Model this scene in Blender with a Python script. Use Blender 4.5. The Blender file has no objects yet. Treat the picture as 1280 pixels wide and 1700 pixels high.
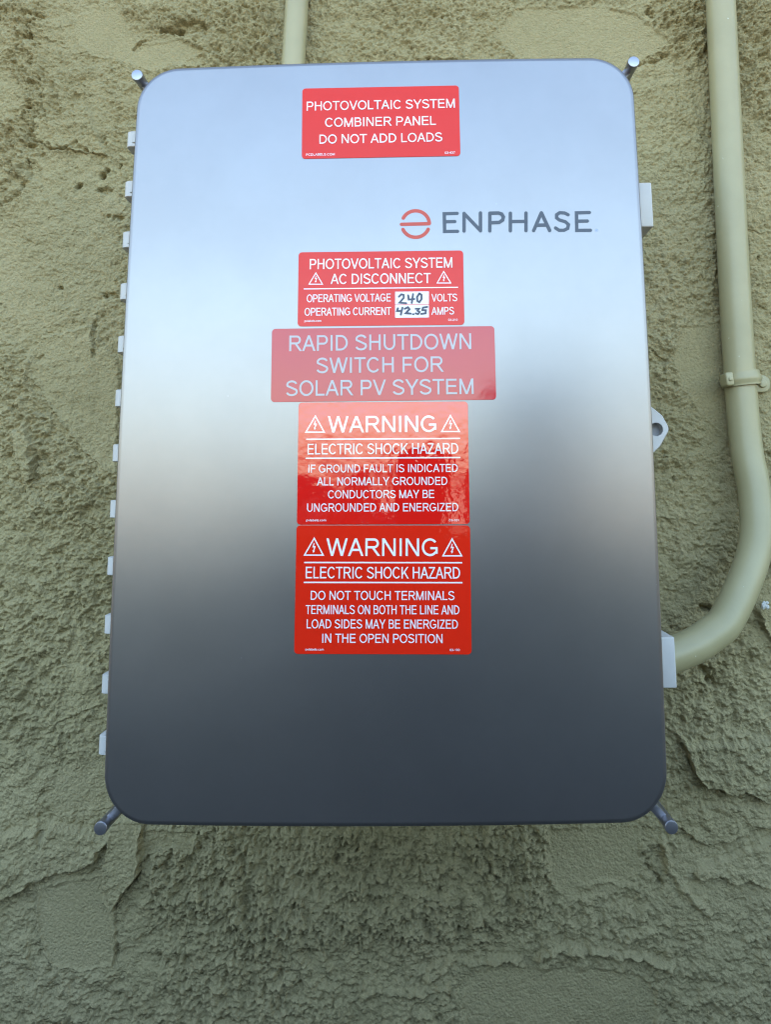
import bpy, bmesh, math, random
import numpy as np
from mathutils import Vector, Matrix

scene = bpy.context.scene
COL = scene.collection
R = math.radians

# ------------------------------------------------------------------ camera
cam_data = bpy.data.cameras.new("camera")
cam = bpy.data.objects.new("camera", cam_data)
COL.objects.link(cam)
cam_data.sensor_fit = 'VERTICAL'
cam_data.sensor_height = 24.0
cam_data.sensor_width = 24.0
cam_data.lens = 1250.0 / 1700.0 * 24.0
cam_data.shift_x = (640.0 - 670.84) / 1700.0
cam_data.shift_y = (630.44 - 850.0) / 1700.0
cam_data.clip_start = 0.01
cam_data.clip_end = 2000.0
cam.location = (0.0215419, -0.6559570, 1.4556432)
cam.rotation_euler = (1.71021262, 0.00665159, 0.01767432)
scene.camera = cam

# ------------------------------------------------------------------ sky, sun, exposure
SUN_EL, SUN_AZ = R(16.0), R(0.0)          # the sun stands behind the wall: open shade in front
world = bpy.data.worlds.new("World")
scene.world = world
world.use_nodes = True
wn = world.node_tree
wn.nodes.clear()
w_out = wn.nodes.new("ShaderNodeOutputWorld")
w_bg = wn.nodes.new("ShaderNodeBackground")
w_sky = wn.nodes.new("ShaderNodeTexSky")
w_sky.sky_type = 'NISHITA'
w_sky.sun_disc = False
w_sky.sun_elevation = SUN_EL
w_sky.sun_rotation = SUN_AZ
w_sky.dust_density = 2.9
w_sky.air_density = 1.0
w_sky.ozone_density = 1.0
w_bg.inputs["Strength"].default_value = 0.15
wn.links.new(w_sky.outputs[0], w_bg.inputs[0])
wn.links.new(w_bg.outputs[0], w_out.inputs[0])

sun_data = bpy.data.lights.new("sun", 'SUN')
sun_data.energy = 4.0
sun_data.angle = R(0.5)
sun_data.color = (1.0, 0.93, 0.84)
sun = bpy.data.objects.new("sun", sun_data)
COL.objects.link(sun)
sun.rotation_euler = (-(math.pi / 2 - SUN_EL), 0, 0)

scene.view_settings.view_transform = 'Standard'
scene.view_settings.look = 'None'
scene.view_settings.exposure = 3.18
scene.view_settings.gamma = 1.0
scene.cycles.use_denoising = True
scene.cycles.denoising_prefilter = 'NONE'
scene.cycles.filter_width = 1.2

# ------------------------------------------------------------------ helpers
ZC = 1.5          # height of the middle of the box cover; mm coordinates below are relative to it
def P(x, y, z):   # mm -> metres; y is the distance in front of the wall (positive towards the viewer)
    return Vector((x / 1000.0, -y / 1000.0, ZC + z / 1000.0))

def tag(o, label=None, cat=None, group=None, kind=None):
    if label: o["label"] = label
    if cat: o["category"] = cat
    if group: o["group"] = group
    if kind: o["kind"] = kind
    return o

def world_loc(o):
    v = Vector((0, 0, 0))
    while o is not None:
        v += o.location
        o = o.parent
    return v

def link(name, me, mat, parent=None, smooth=False):
    o = bpy.data.objects.new(name, me)
    COL.objects.link(o)
    if mat is not None and len(me.materials) == 0:
        me.materials.append(mat)
    if parent is not None:
        o.parent = parent
        o.location = -world_loc(parent)
    if smooth:
        for p in me.polygons:
            p.use_smooth = True
    return o

def obj(name, bm, mat, parent=None, smooth=False, angle=None):
    me = bpy.data.meshes.new(name)
    bm.normal_update()
    bm.to_mesh(me)
    bm.free()
    o = link(name, me, mat, parent, smooth or angle is not None)
    if angle is not None:
        for e in me.edges:
            pass
        bm2 = bmesh.new(); bm2.from_mesh(me)
        for e in bm2.edges:
            if len(e.link_faces) == 2 and e.calc_face_angle(0) > angle:
                e.smooth = False
        bm2.to_mesh(me); bm2.free()
    return o

def empty(name, loc):
    o = bpy.data.objects.new(name, None)
    COL.objects.link(o)
    o.location = loc
    o.empty_display_size = 0.05
    return o

def add_box(bm, x0, x1, y0, y1, z0, z1, bevel=0.0, seg=2):
    """box in mm coordinates (y = distance from the wall), edges rounded by bevel mm"""
    b2 = bmesh.new()
    vs = [b2.verts.new(P(x, y, z)) for x in (x0, x1) for y in (y0, y1) for z in (z0, z1)]
    for f in ((0, 1, 3, 2), (4, 6, 7, 5), (0, 4, 5, 1), (2, 3, 7, 6), (0, 2, 6, 4), (1, 5, 7, 3)):
        b2.faces.new([vs[i] for i in f])
    bmesh.ops.recalc_face_normals(b2, faces=b2.faces)
    if bevel > 0:
        bmesh.ops.bevel(b2, geom=list(b2.edges), offset=bevel / 1000.0, segments=seg, profile=0.5, affect='EDGES')
    merge(bm, b2)

def merge(bm, b2):
    me = bpy.data.meshes.new("tmp")
    b2.to_mesh(me); b2.free()
    bm.from_mesh(me)
    bpy.data.meshes.remove(me)

def add_rings(bm, rings, cap0=True, cap1=True):
    """rings: lists of Vectors (same length), skinned one after another"""
    rv = [[bm.verts.new(v) for v in r] for r in rings]
    n = len(rv[0])
    fs = []
    for a, b in zip(rv[:-1], rv[1:]):
        for i in range(n):
            j = (i + 1) % n
            fs.append(bm.faces.new((a[i], a[j], b[j], b[i])))
    if cap0: fs.append(bm.faces.new(list(reversed(rv[0]))))
    if cap1: fs.append(bm.faces.new(rv[-1]))
    bmesh.ops.recalc_face_normals(bm, faces=fs)

def rounded_outline(pts, rad, seg=14):
    """pts: CCW polygon corners in (x, z); every corner rounded by its radius"""
    out = []
    n = len(pts)
    for i in range(n):
        p = Vector(pts[i]); a = Vector(pts[i - 1]); b = Vector(pts[(i + 1) % n])
        r = rad[i] if isinstance(rad, (list, tuple)) else rad
        d0 = (a - p).normalized(); d1 = (b - p).normalized()
        ang = d0.angle(d1)
        t = r / math.tan(ang / 2)
        c = p + (d0 + d1).normalized() * (r / math.sin(ang / 2))
        s = p + d0 * t; e = p + d1 * t
        a0 = math.atan2(s.y - c.y, s.x - c.x); a1 = math.atan2(e.y - c.y, e.x - c.x)
        da = (a1 - a0 + math.pi) % (2 * math.pi) - math.pi
        for k in range(seg + 1):
            q = a0 + da * k / seg
            out.append((c.x + r * math.cos(q), c.y + r * math.sin(q)))
    return out

def inset(outline, d):
    n = len(outline)
    out = []
    for i in range(n):
        a = Vector(outline[i - 1]); p = Vector(outline[i]); b = Vector(outline[(i + 1) % n])
        n0 = Vector((-(p - a).y, (p - a).x)); n1 = Vector((-(b - p).y, (b - p).x))
        m = (n0.normalized() if n0.length > 1e-9 else Vector((0, 0))) + (n1.normalized() if n1.length > 1e-9 else Vector((0, 0)))
        m = m.normalized() if m.length > 1e-9 else m
        out.append((p.x + m.x * d, p.y + m.y * d))
    return out

def add_slab(bm, outline, y0, y1, fillet=0.0, seg=3):
    """extrude a CCW (x, z) outline from y0 (back) to y1 (front), front rim rounded by fillet mm"""
    rings = [[P(x, y0, z) for x, z in outline]]
    if not isinstance(fillet, (list, tuple)) and fillet <= 0:
        rings.append([P(x, y1, z) for x, z in outline])
    else:
        if isinstance(fillet, (list, tuple)):      # explicit rim profile: (inset, drop) from the side to the face
            for ins_d, drop in fillet:
                rings.append([P(x, y1 - drop, z) for x, z in (inset(outline, ins_d) if ins_d else outline)])
        else:
            for k in range(seg + 1):
                t = math.pi / 2 * k / seg
                ins = inset(outline, fillet * (1 - math.cos(t))) if k else outline
                rings.append([P(x, y1 - fillet + fillet * math.sin(t), z) for x, z in ins])
    add_rings(bm, rings)

def add_cyl_y(bm, x, z, r, y0, y1, n=24, fillet=0.0):
    """cylinder with its axis towards the viewer"""
    add_slab(bm, [(x + r * math.cos(2 * math.pi * i / n), z + r * math.sin(2 * math.pi * i / n)) for i in range(n)], y0, y1, fillet)

def catmull(pts, per=10):
    out = []
    pts = [Vector(p) for p in pts]
    for i in range(len(pts) - 1):
        p0 = pts[max(i - 1, 0)]; p1 = pts[i]; p2 = pts[i + 1]; p3 = pts[min(i + 2, len(pts) - 1)]
        for k in range(per):
            t = k / per
            out.append(0.5 * ((2 * p1) + (p2 - p0) * t + (2 * p0 - 5 * p1 + 4 * p2 - p3) * t * t + (3 * p1 - p0 - 3 * p2 + p3) * t ** 3))
    out.append(pts[-1])
    return out

def add_tube(bm, path, radius, n=28):
    rings = []
    ref = Vector((1, 0, 0))
    for i, p in enumerate(path):
        d = (path[min(i + 1, len(path) - 1)] - path[max(i - 1, 0)]).normalized()
        u = (ref - d * ref.dot(d)).normalized()
        v = d.cross(u)
        ref = u
        r = radius[i] if isinstance(radius, (list, tuple)) else radius
        rings.append([p + u * (r * math.cos(2 * math.pi * k / n)) + v * (r * math.sin(2 * math.pi * k / n)) for k in range(n)])
    add_rings(bm, rings)

# ------------------------------------------------------------------ materials
def new_mat(name):
    m = bpy.data.materials.new(name)
    m.use_nodes = True
    nt = m.node_tree
    return m, nt, nt.nodes["Principled BSDF"]

def noise(nt, scale, detail=3.0, rough=0.55, coord="Object", dist=0.0):
    tc = nt.nodes.new("ShaderNodeTexCoord")
    nz = nt.nodes.new("ShaderNodeTexNoise")
    nz.inputs["Scale"].default_value = scale
    nz.inputs["Detail"].default_value = detail
    nz.inputs["Roughness"].default_value = rough
    nz.inputs["Distortion"].default_value = dist
    nt.links.new(tc.outputs[coord], nz.inputs["Vector"])
    return nz

def ramp(nt, src, stops):
    r = nt.nodes.new("ShaderNodeValToRGB")
    e = r.color_ramp.elements
    while len(e) < len(stops): e.new(0.5)
    for el, (p, c) in zip(e, stops):
        el.position = p
        el.color = (*c, 1.0) if len(c) == 3 else c
    nt.links.new(src, r.inputs[0])
    return r

def bump(nt, src, bsdf, strength, dist):
    b = nt.nodes.new("ShaderNodeBump")
    b.inputs["Strength"].default_value = strength
    b.inputs["Distance"].default_value = dist
    nt.links.new(src, b.inputs["Height"])
    nt.links.new(b.outputs[0], bsdf.inputs["Normal"])
    return b

def mat_stucco():
    m, nt, b = new_mat("painted_stucco")
    n1 = noise(nt, 9.0, 4)
    r = ramp(nt, n1.outputs[0], [(0.30, (0.276, 0.228, 0.112)), (0.52, (0.308, 0.254, 0.127)), (0.75, (0.340, 0.280, 0.146))])
    n3 = noise(nt, 420.0, 2)
    r3 = ramp(nt, n3.outputs[0], [(0.30, (0.86, 0.86, 0.86)), (0.62, (1, 1, 1))])
    mx = nt.nodes.new("ShaderNodeMixRGB"); mx.blend_type = 'MULTIPLY'; mx.inputs[0].default_value = 1.0
    nt.links.new(r.outputs[0], mx.inputs[1]); nt.links.new(r3.outputs[0], mx.inputs[2])
    nt.links.new(mx.outputs[0], b.inputs["Base Color"])
    b.inputs["Roughness"].default_value = 0.85
    b.inputs["Specular IOR Level"].default_value = 0.3
    tcv = nt.nodes.new("ShaderNodeTexCoord")
    vo = nt.nodes.new("ShaderNodeTexVoronoi"); vo.feature = 'SMOOTH_F1'; vo.inputs["Scale"].default_value = 520.0
    nt.links.new(tcv.outputs["Object"], vo.inputs["Vector"])
    n2 = noise(nt, 700.0, 3, 0.6)
    ma = nt.nodes.new("ShaderNodeMath"); ma.operation = 'MULTIPLY_ADD'; ma.inputs[1].default_value = -1.0
    nt.links.new(vo.outputs["Distance"], ma.inputs[0]); nt.links.new(n2.outputs[0], ma.inputs[2])
    bump(nt, ma.outputs[0], b, 0.95, 0.0012)
    return m

def mat_paint_pipe():
    m, nt, b = new_mat("conduit_paint")
    n1 = noise(nt, 30.0, 4)
    r = ramp(nt, n1.outputs[0], [(0.3, (0.288, 0.250, 0.130)), (0.7, (0.322, 0.278, 0.148))])
    sp = noise(nt, 160.0, 2)
    r2 = ramp(nt, sp.outputs[0], [(0.74, (0, 0, 0)), (0.78, (1, 1, 1))])
    mx = nt.nodes.new("ShaderNodeMixRGB"); mx.inputs[2].default_value = (0.52, 0.50, 0.40, 1)
    nt.links.new(r2.outputs[0], mx.inputs[0]); nt.links.new(r.outputs[0], mx.inputs[1])
    nt.links.new(mx.outputs[0], b.inputs["Base Color"])
    b.inputs["Roughness"].default_value = 0.42
    n2 = noise(nt, 70.0, 3)
    bump(nt, n2.outputs[0], b, 0.25, 0.0008)
    return m

def mat_metal_cover():
    m, nt, b = new_mat("satin_metal")
    b.inputs["Metallic"].default_value = 0.86
    b.inputs["Base Color"].default_value = (0.243, 0.233, 0.241, 1)
    b.inputs["Specular IOR Level"].default_value = 0.2
    # fine rolling grain: long across, tight up and down
    tc = nt.nodes.new("ShaderNodeTexCoord")
    mp = nt.nodes.new("ShaderNodeMapping")
    mp.inputs["Scale"].default_value = (6.0, 6.0, 260.0)
    nz = nt.nodes.new("ShaderNodeTexNoise"); nz.inputs["Scale"].default_value = 3.0; nz.inputs["Detail"].default_value = 4
    nt.links.new(tc.outputs["Object"], mp.inputs[0]); nt.links.new(mp.outputs[0], nz.inputs["Vector"])
    n2 = noise(nt, 14.0, 3)
    ad = nt.nodes.new("ShaderNodeMath"); ad.operation = 'MULTIPLY_ADD'
    ad.inputs[1].default_value = 0.05; ad.inputs[2].default_value = 0.27
    nt.links.new(n2.outputs[0], ad.inputs[0])
    nt.links.new(ad.outputs[0], b.inputs["Roughness"])
    vs = nt.nodes.new("ShaderNodeTexVoronoi"); vs.inputs["Scale"].default_value = 42.0
    nt.links.new(tc.outputs["Object"], vs.inputs["Vector"])
    r1 = ramp(nt, vs.outputs["Distance"], [(0.012, (1, 1, 1)), (0.022, (0, 0, 0))])
    r2 = ramp(nt, vs.outputs["Color"], [(0.66, (0, 0, 0)), (0.70, (1, 1, 1))])
    m1 = nt.nodes.new("ShaderNodeMath"); m1.operation = 'MULTIPLY'
    nt.links.new(r1.outputs[0], m1.inputs[0]); nt.links.new(r2.outputs[0], m1.inputs[1])
    sm = noise(nt, 9.0, 5, 0.65)
    r3 = ramp(nt, sm.outputs[0], [(0.35, (0.228, 0.214, 0.212)), (0.70, (0.252, 0.237, 0.234))])
    mxs = nt.nodes.new("ShaderNodeMixRGB"); mxs.inputs[2].default_value = (0.30, 0.29, 0.29, 1)
    nt.links.new(m1.outputs[0], mxs.inputs[0]); nt.links.new(r3.outputs[0], mxs.inputs[1])
    nt.links.new(mxs.outputs[0], b.inputs["Base Color"])
    bump(nt, nz.outputs[0], b, 0.06, 0.0002)
    return m

def mat_plain(name, col, rough, metallic=0.0, bumps=None, ior=1.5):
    m, nt, b = new_mat(name)
    n1 = noise(nt, 40.0, 3)
    r = ramp(nt, n1.outputs[0], [(0.3, tuple(c * 0.94 for c in col)), (0.7, tuple(min(1, c * 1.05) for c in col))])
    nt.links.new(r.outputs[0], b.inputs["Base Color"])
    b.inputs["Roughness"].default_value = rough
    b.inputs["Metallic"].default_value = metallic
    b.inputs["IOR"].default_value = ior
    if bumps:
        n2 = noise(nt, bumps[0], 3)
        bump(nt, n2.outputs[0], b, bumps[1], bumps[2])
    return m

def mat_vinyl(name, col, rough, coat, coat_ior, ripple):
    """printed film under a clear glossy laminate that lies slightly rippled"""
    m, nt, b = new_mat(name)
    b.inputs["Base Color"].default_value = (*col, 1)
    b.inputs["Roughness"].default_value = 0.5
    b.inputs["Specular IOR Level"].default_value = 0.0
    b.inputs["Coat Weight"].default_value = coat
    b.inputs["Coat IOR"].default_value = coat_ior
    b.inputs["Coat Roughness"].default_value = rough
    n1 = noise(nt, 55.0, 2, 0.5)
    n2 = noise(nt, 260.0, 2, 0.5)
    ad = nt.nodes.new("ShaderNodeMath"); ad.operation = 'MULTIPLY_ADD'; ad.inputs[1].default_value = 0.25
    nt.links.new(n2.outputs[0], ad.inputs[0]); nt.links.new(n1.outputs[0], ad.inputs[2])
    bp = nt.nodes.new("ShaderNodeBump")
    bp.inputs["Strength"].default_value = ripple
    bp.inputs["Distance"].default_value = 0.0006
    nt.links.new(ad.outputs[0], bp.inputs["Height"])
    nt.links.new(bp.outputs[0], b.inputs["Coat Normal"])
    return m

M_STUCCO = mat_stucco()
M_PIPE = mat_paint_pipe()
M_COVER = mat_metal_cover()
M_PLASTIC = mat_plain("grey_plastic", (0.45, 0.425, 0.395), 0.45, bumps=(600.0, 0.15, 0.0003))
M_PEG = mat_plain("peg_metal", (0.30, 0.29, 0.31), 0.32, 0.85)
M_POST = mat_plain("hasp_post_plastic", (0.27, 0.265, 0.27), 0.5)
M_DARK = mat_plain("dark_hole", (0.05, 0.05, 0.055), 0.6)
M_RED = mat_vinyl("red_vinyl", (0.60, 0.018, 0.006), 0.02, 0.58, 1.5, 0.35)
M_RED_MATT = mat_vinyl("red_reflective_film", (0.44, 0.020, 0.024), 0.10, 0.72, 1.62, 0.2)
M_WHITE = mat_vinyl("white_print", (0.72, 0.67, 0.68), 0.02, 0.72, 1.5, 0.35)
M_SILVER = mat_vinyl("silver_print", (0.40, 0.365, 0.37), 0.10, 0.6, 1.62, 0.2)
M_RED_GLOSS = mat_vinyl("red_vinyl_glossy", (0.60, 0.010, 0.006), 0.015, 1.0, 1.68, 0.40)
M_WHITE_GLOSS = mat_vinyl("white_print_glossy", (0.72, 0.67, 0.68), 0.015, 1.0, 1.6, 0.40)
M_INK = mat_plain("marker_ink", (0.02, 0.022, 0.05), 0.35)
M_LOGO_GREY = mat_plain("logo_grey_ink", (0.040, 0.047, 0.066), 0.4)
M_LOGO_PALE = mat_plain("logo_pale_ink", (0.25, 0.29, 0.38), 0.35)
M_LOGO_RED = mat_plain("logo_red_ink", (0.46, 0.045, 0.022), 0.45)
M_CHIP = mat_plain("bare_plaster", (0.50, 0.50, 0.47), 0.8)

# ------------------------------------------------------------------ stucco wall
_rng = np.random.RandomState(7)
_PERM = np.arange(256); _rng.shuffle(_PERM); _PERM = np.concatenate([_PERM, _PERM])
_G = np.stack([np.cos(np.arange(256) * 2 * np.pi / 256), np.sin(np.arange(256) * 2 * np.pi / 256)], 1)
def gnoise(x, y, s, seed=0):
    """gradient noise about -1..1; s = feature size in mm"""
    x = x / s + seed * 17.31; y = y / s + seed * 9.77
    xi = np.floor(x).astype(np.int64); yi = np.floor(y).astype(np.int64)
    xf = x - xi; yf = y - yi
    u = xf * xf * xf * (xf * (xf * 6 - 15) + 10); v = yf * yf * yf * (yf * (yf * 6 - 15) + 10)
    def g(ix, iy, dx, dy):
        h = _PERM[(_PERM[(ix + seed * 31) & 255] + iy) & 255]
        return _G[h, 0] * dx + _G[h, 1] * dy
    a = g(xi, yi, xf, yf); b = g(xi + 1, yi, xf - 1, yf)
    c = g(xi, yi + 1, xf, yf - 1); d = g(xi + 1, yi + 1, xf - 1, yf - 1)
    return ((a + (b - a) * u) * (1 - v) + (c + (d - c) * u) * v) * 1.5
def fbm(x, y, s, seed=0, octv=4, gain=0.5):
    r = 0; a = 1.0; t = 0
    for k in range(octv):
        r = r + a * gnoise(x, y, s / 2 ** k, seed + k * 5); t += a; a *= gain
    return r / t
def worley(x, y, s, seed=0):
    x = x / s; y = y / s
    xi = np.floor(x).astype(np.int64); yi = np.floor(y).astype(np.int64)
    best = np.full(x.shape, 9.0)
    for dx in (-1, 0, 1):
        for dy in (-1, 0, 1):
            h = _PERM[(_PERM[(xi + dx + seed) & 255] + yi + dy) & 255]
            h2 = _PERM[(h + 77) & 255]
            px = xi + dx + h / 256.0; py = yi + dy + h2 / 256.0
            best = np.minimum(best, (px - x) ** 2 + (py - y) ** 2)
    return np.sqrt(best)
def sstep(a, b, x):
    t = np.clip((x - a) / (b - a), 0, 1)
    return t * t * (3 - 2 * t)
def poly_sdf(px, py, poly):
    """signed distance (negative inside)"""
    d = np.full(px.shape, 1e9); inside = np.zeros(px.shape, bool)
    n = len(poly)
    for i in range(n):
        ax, ay = poly[i]; bx, by = poly[(i + 1) % n]
        ex, ey = bx - ax, by - ay
        t = np.clip(((px - ax) * ex + (py - ay) * ey) / (ex * ex + ey * ey + 1e-9), 0, 1)
        d = np.minimum(d, (px - ax - t * ex) ** 2 + (py - ay - t * ey) ** 2)
        c = ((ay > py) != (by > py)) & (px < (bx - ax) * (py - ay) / (by - ay + 1e-12) + ax)
        inside ^= c
    d = np.sqrt(d)
    return np.where(inside, -d, d)
def line_dist(px, py, line):
    d = np.full(px.shape, 1e9)
    for (ax, ay), (bx, by) in zip(line[:-1], line[1:]):
        ex, ey = bx - ax, by - ay
        t = np.clip(((px - ax) * ex + (py - ay) * ey) / (ex * ex + ey * ey + 1e-9), 0, 1)
        d = np.minimum(d, np.sqrt((px - ax - t * ex) ** 2 + (py - ay - t * ey) ** 2))
    return d

ROUGH_AREAS = [([(-202.8, -318.9), (119.4, -318.7), (120.0, -374.5), (50.2, -401.0), (-122.2, -401.5), (-200.5, -375.2)], 0.75), ([(-151.9, -375.1), (41.0, -374.7), (39.7, -469.8), (-196.5, -470.9), (-217.5, -428.0)], 0.3), ([(-349.0, -69.8), (-243.3, -39.6), (-239.8, -165.3), (-250.2, -261.1), (-333.8, -284.4)], 0.3), ([(-255.7, 401.4), (-109.9, 411.0), (-103.1, 343.7), (-173.7, 344.9), (-197.4, 375.7)], 0.75), ([(-77.4, 410.4), (63.6, 407.7), (62.6, 346.9), (-76.6, 343.2)], 0.25), ([(-367.6, 354.3), (-359.8, 409.5), (-333.2, 409.0), (-327.2, 347.5), (-330.3, 305.5), (-326.6, 264.0), (-336.0, 217.6), (-369.4, 218.1)], 0.55), ([(244.2, 410.4), (294.6, 409.5), (295.3, 330.9), (252.4, 355.6)], 0.85), ([(323.7, 408.9), (361.7, 408.2), (351.4, 271.3), (322.7, 312.7)], 0.55), ([(-294.0, 66.5), (-314.2, 45.1), (-290.9, 13.0), (-262.4, -24.0), (-240.6, -39.7), (-239.2, -70.5), (-349.0, -69.8), (-360.2, 88.9)], 0.45), ([(230.7, 255.7), (287.8, 254.9), (298.2, 125.5), (253.4, 82.6), (233.7, 8.7), (283.8, -93.6), (234.2, -166.9), (225.9, 8.8)], 0.22), ([(233.3, -181.4), (314.0, -162.4), (304.3, -293.6), (222.2, -293.7)], 0.3), ([(-329.6, 293.6), (-239.9, 304.0), (-235.4, 176.4), (-255.8, 165.4), (-301.0, 188.6)], 0.05), ([(108.4, -365.7), (220.7, -320.9), (257.6, -417.7), (209.7, -435.0), (107.0, -409.5)], 0.1)]
PATCHES = [([(-296.9, 399.0), (-256.0, 408.8), (-248.1, 385.8), (-234.2, 367.2), (-197.4, 374.5), (-171.4, 360.0), (-196.4, 346.5), (-224.6, 340.9), (-244.8, 349.1), (-282.0, 355.8), (-297.5, 377.5)], 1.6, 0.95, 1.6), ([(96.6, 370.4), (114.2, 399.4), (204.3, 398.9), (231.9, 389.2), (245.2, 376.8), (263.7, 358.4), (229.6, 344.0), (218.0, 332.2), (118.4, 345.9)], 1.8, 0.9, 1.6), ([(254.1, 93.4), (291.2, 98.4), (295.2, 39.6), (291.9, -9.9), (279.7, 0.5), (265.3, 18.9), (251.0, 40.0), (243.1, 66.7)], 1.6, 0.95, 1.3), ([(-288.1, -362.0), (-269.8, -356.6), (-233.3, -350.7), (-225.8, -375.3), (-222.1, -401.8), (-223.8, -418.5), (-246.7, -422.0), (-273.5, -418.6), (-286.2, -393.2)], 2.2, 0.97, 1.0), ([(-228.0, -307.5), (-203.3, -307.5), (-203.6, -348.4), (-214.8, -361.0), (-225.7, -376.6), (-233.8, -370.9), (-233.0, -348.4), (-231.9, -330.4)], 4.6, 0.55, 0.9), ([(121.9, -316.4), (197.0, -314.1), (199.1, -347.8), (170.4, -367.8), (132.1, -370.1), (122.5, -343.4)], 1.6, 0.88, 1.6), ([(54.6, -423.6), (92.6, -416.5), (116.2, -420.8), (187.0, -420.5), (205.0, -435.0), (202.3, -469.0), (53.7, -469.7)], 1.2, 0.88, 3.0), ([(-204.9, -316.7), (-158.6, -317.5), (-162.0, -335.7), (-176.8, -330.3), (-197.2, -335.8), (-203.8, -343.9)], 2.2, 0.8, 0.9), ([(296.3, -130.7), (328.0, -108.7), (321.4, -196.0), (303.0, -148.8)], 2.6, 0.9, 1.0), ([(-321.3, -321.3), (-306.6, -317.6), (-288.8, -318.6), (-285.1, -329.5), (-276.2, -313.0), (-247.2, -320.4), (-230.2, -323.5), (-238.5, -335.8), (-246.9, -344.0), (-270.2, -348.5), (-287.1, -354.0), (-299.8, -362.1), (-327.7, -371.1)], 4.2, 0.25, 0.9), ([(-288.2, -328.1), (-276.2, -314.0), (-256.2, -317.6), (-256.6, -328.1), (-271.2, -331.3), (-283.1, -339.5), (-290.3, -341.8)], 3.0, 0.3, 0.8), ([(234.2, -252.2), (242.8, -273.0), (249.5, -282.2), (259.0, -284.5), (268.5, -287.3), (285.5, -286.8), (295.6, -293.6), (314.0, -292.7), (317.4, -247.7)], 5.2, 0.35, 0.8), ([(262.0, -351.2), (242.8, -352.2), (238.3, -347.7), (262.8, -338.8), (292.1, -329.8), (311.9, -320.8), (309.2, -356.5), (290.9, -360.0), (280.8, -354.3), (268.7, -357.4)], 3.2, 0.4, 0.9), ([(216.6, -307.3), (239.8, -323.1), (253.8, -329.8), (293.0, -316.3), (312.2, -316.3), (313.2, -302.7), (255.8, -298.2)], 2.6, 0.2, 0.8), ([(-329.4, 6.9), (-318.5, 11.6), (-311.2, -2.7), (-307.9, -22.6), (-309.2, -35.1), (-314.4, -37.6), (-322.8, -20.9)], 6.0, 0.6, 2.2), ([(-326.0, 61.4), (-305.7, 37.0), (-288.3, 12.9), (-268.4, -10.9), (-249.0, -29.3), (-238.3, -34.5), (-241.3, 66.0), (-268.8, 98.9), (-311.5, 88.4)], 2.4, 0.62, 1.2), ([(-372.7, 345.3), (-355.6, 346.2), (-342.0, 329.6), (-335.4, 314.5), (-341.0, 296.7), (-368.7, 288.2)], 2.6, 0.75, 1.4), ([(-329.4, 290.6), (-279.4, 304.7), (-260.2, 257.2), (-294.0, 262.4), (-310.9, 263.8), (-325.4, 272.8)], 2.6, 0.45, 1.2), ([(-336.0, 217.6), (-327.0, 252.3), (-310.6, 259.1), (-277.3, 263.3), (-247.2, 216.4), (-248.7, 131.7), (-316.9, 88.4), (-357.1, 121.9), (-361.8, 189.3)], 1.0, 0.5, 3.0), ([(-266.4, -145.6), (-242.2, -220.9), (-284.1, -237.5), (-279.7, -228.0)], 1.6, 0.6, 1.2), ([(-286.6, -279.8), (-232.9, -256.4), (-230.7, -302.9), (-277.5, -307.5)], 1.2, 0.7, 1.6), ([(228.3, 261.6), (280.0, 260.8), (284.1, 153.2), (231.2, 159.4)], 0.6, 0.3, 4.0), ([(-196.9, 360.4), (-171.2, 355.8), (-168.1, 344.8), (-202.0, 344.2)], 1.6, 0.8, 1.0), ([(239.2, 367.9), (253.4, 373.7), (290.9, 348.9), (284.1, 284.0), (250.5, 319.8), (243.5, 343.7)], -0.6, 0.2, 3), ([(17.9, 365.8), (49.1, 383.5), (63.0, 371.0), (62.6, 346.9), (23.4, 347.5)], 1.8, 0.2, 1.2), ([(-209.0, 379.0), (-197.9, 388.0), (-180.8, 388.9), (-172.0, 382.6), (-180.4, 376.6), (-197.4, 375.7)], -3.0, 0, 2.0)]
RIDGES = [([(113.0, -414.7), (116.5, -410.4), (130.8, -406.9), (156.8, -408.5), (168.6, -410.2), (187.4, -410.6), (201.4, -414.4), (216.1, -420.4)], 4.2, 4.6), ([(57.0, -418.4), (78.4, -414.8), (92.7, -413.1), (102.0, -418.2)], 3.6, 3.4), ([(28.4, -428.0), (40.4, -418.4), (54.9, -405.4), (69.3, -396.6)], 4.5, 2.6), ([(-31.0, -442.4), (-14.3, -435.9), (21.2, -440.0), (40.2, -433.5)], 4.0, 2.4), ([(215.4, -329.9), (220.2, -347.7), (227.2, -358.8), (237.0, -369.0), (248.8, -379.5)], 4.0, 3.6), ([(-203.9, -316.7), (-203.6, -334.9), (-204.6, -348.4)], 2.4, 2.0), ([(-322.0, 66.7), (-322.2, 45.2), (-324.1, 31.8), (-317.6, 13.2)], 3.5, 2.4), ([(-118.4, 405.0), (-121.0, 392.7), (-114.6, 383.4), (-113.2, 368.1), (-118.6, 354.8)], 2.6, 2.6), ([(303.2, -146.8), (309.0, -162.4), (316.4, -182.6)], 3.0, 5.0), ([(146.8, -361.2), (170.9, -356.7), (194.5, -363.3)], 3.0, 1.4), ([(178.4, -400.6), (202.4, -394.0), (216.5, -396.2)], 3.0, 1.4)]
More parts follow.
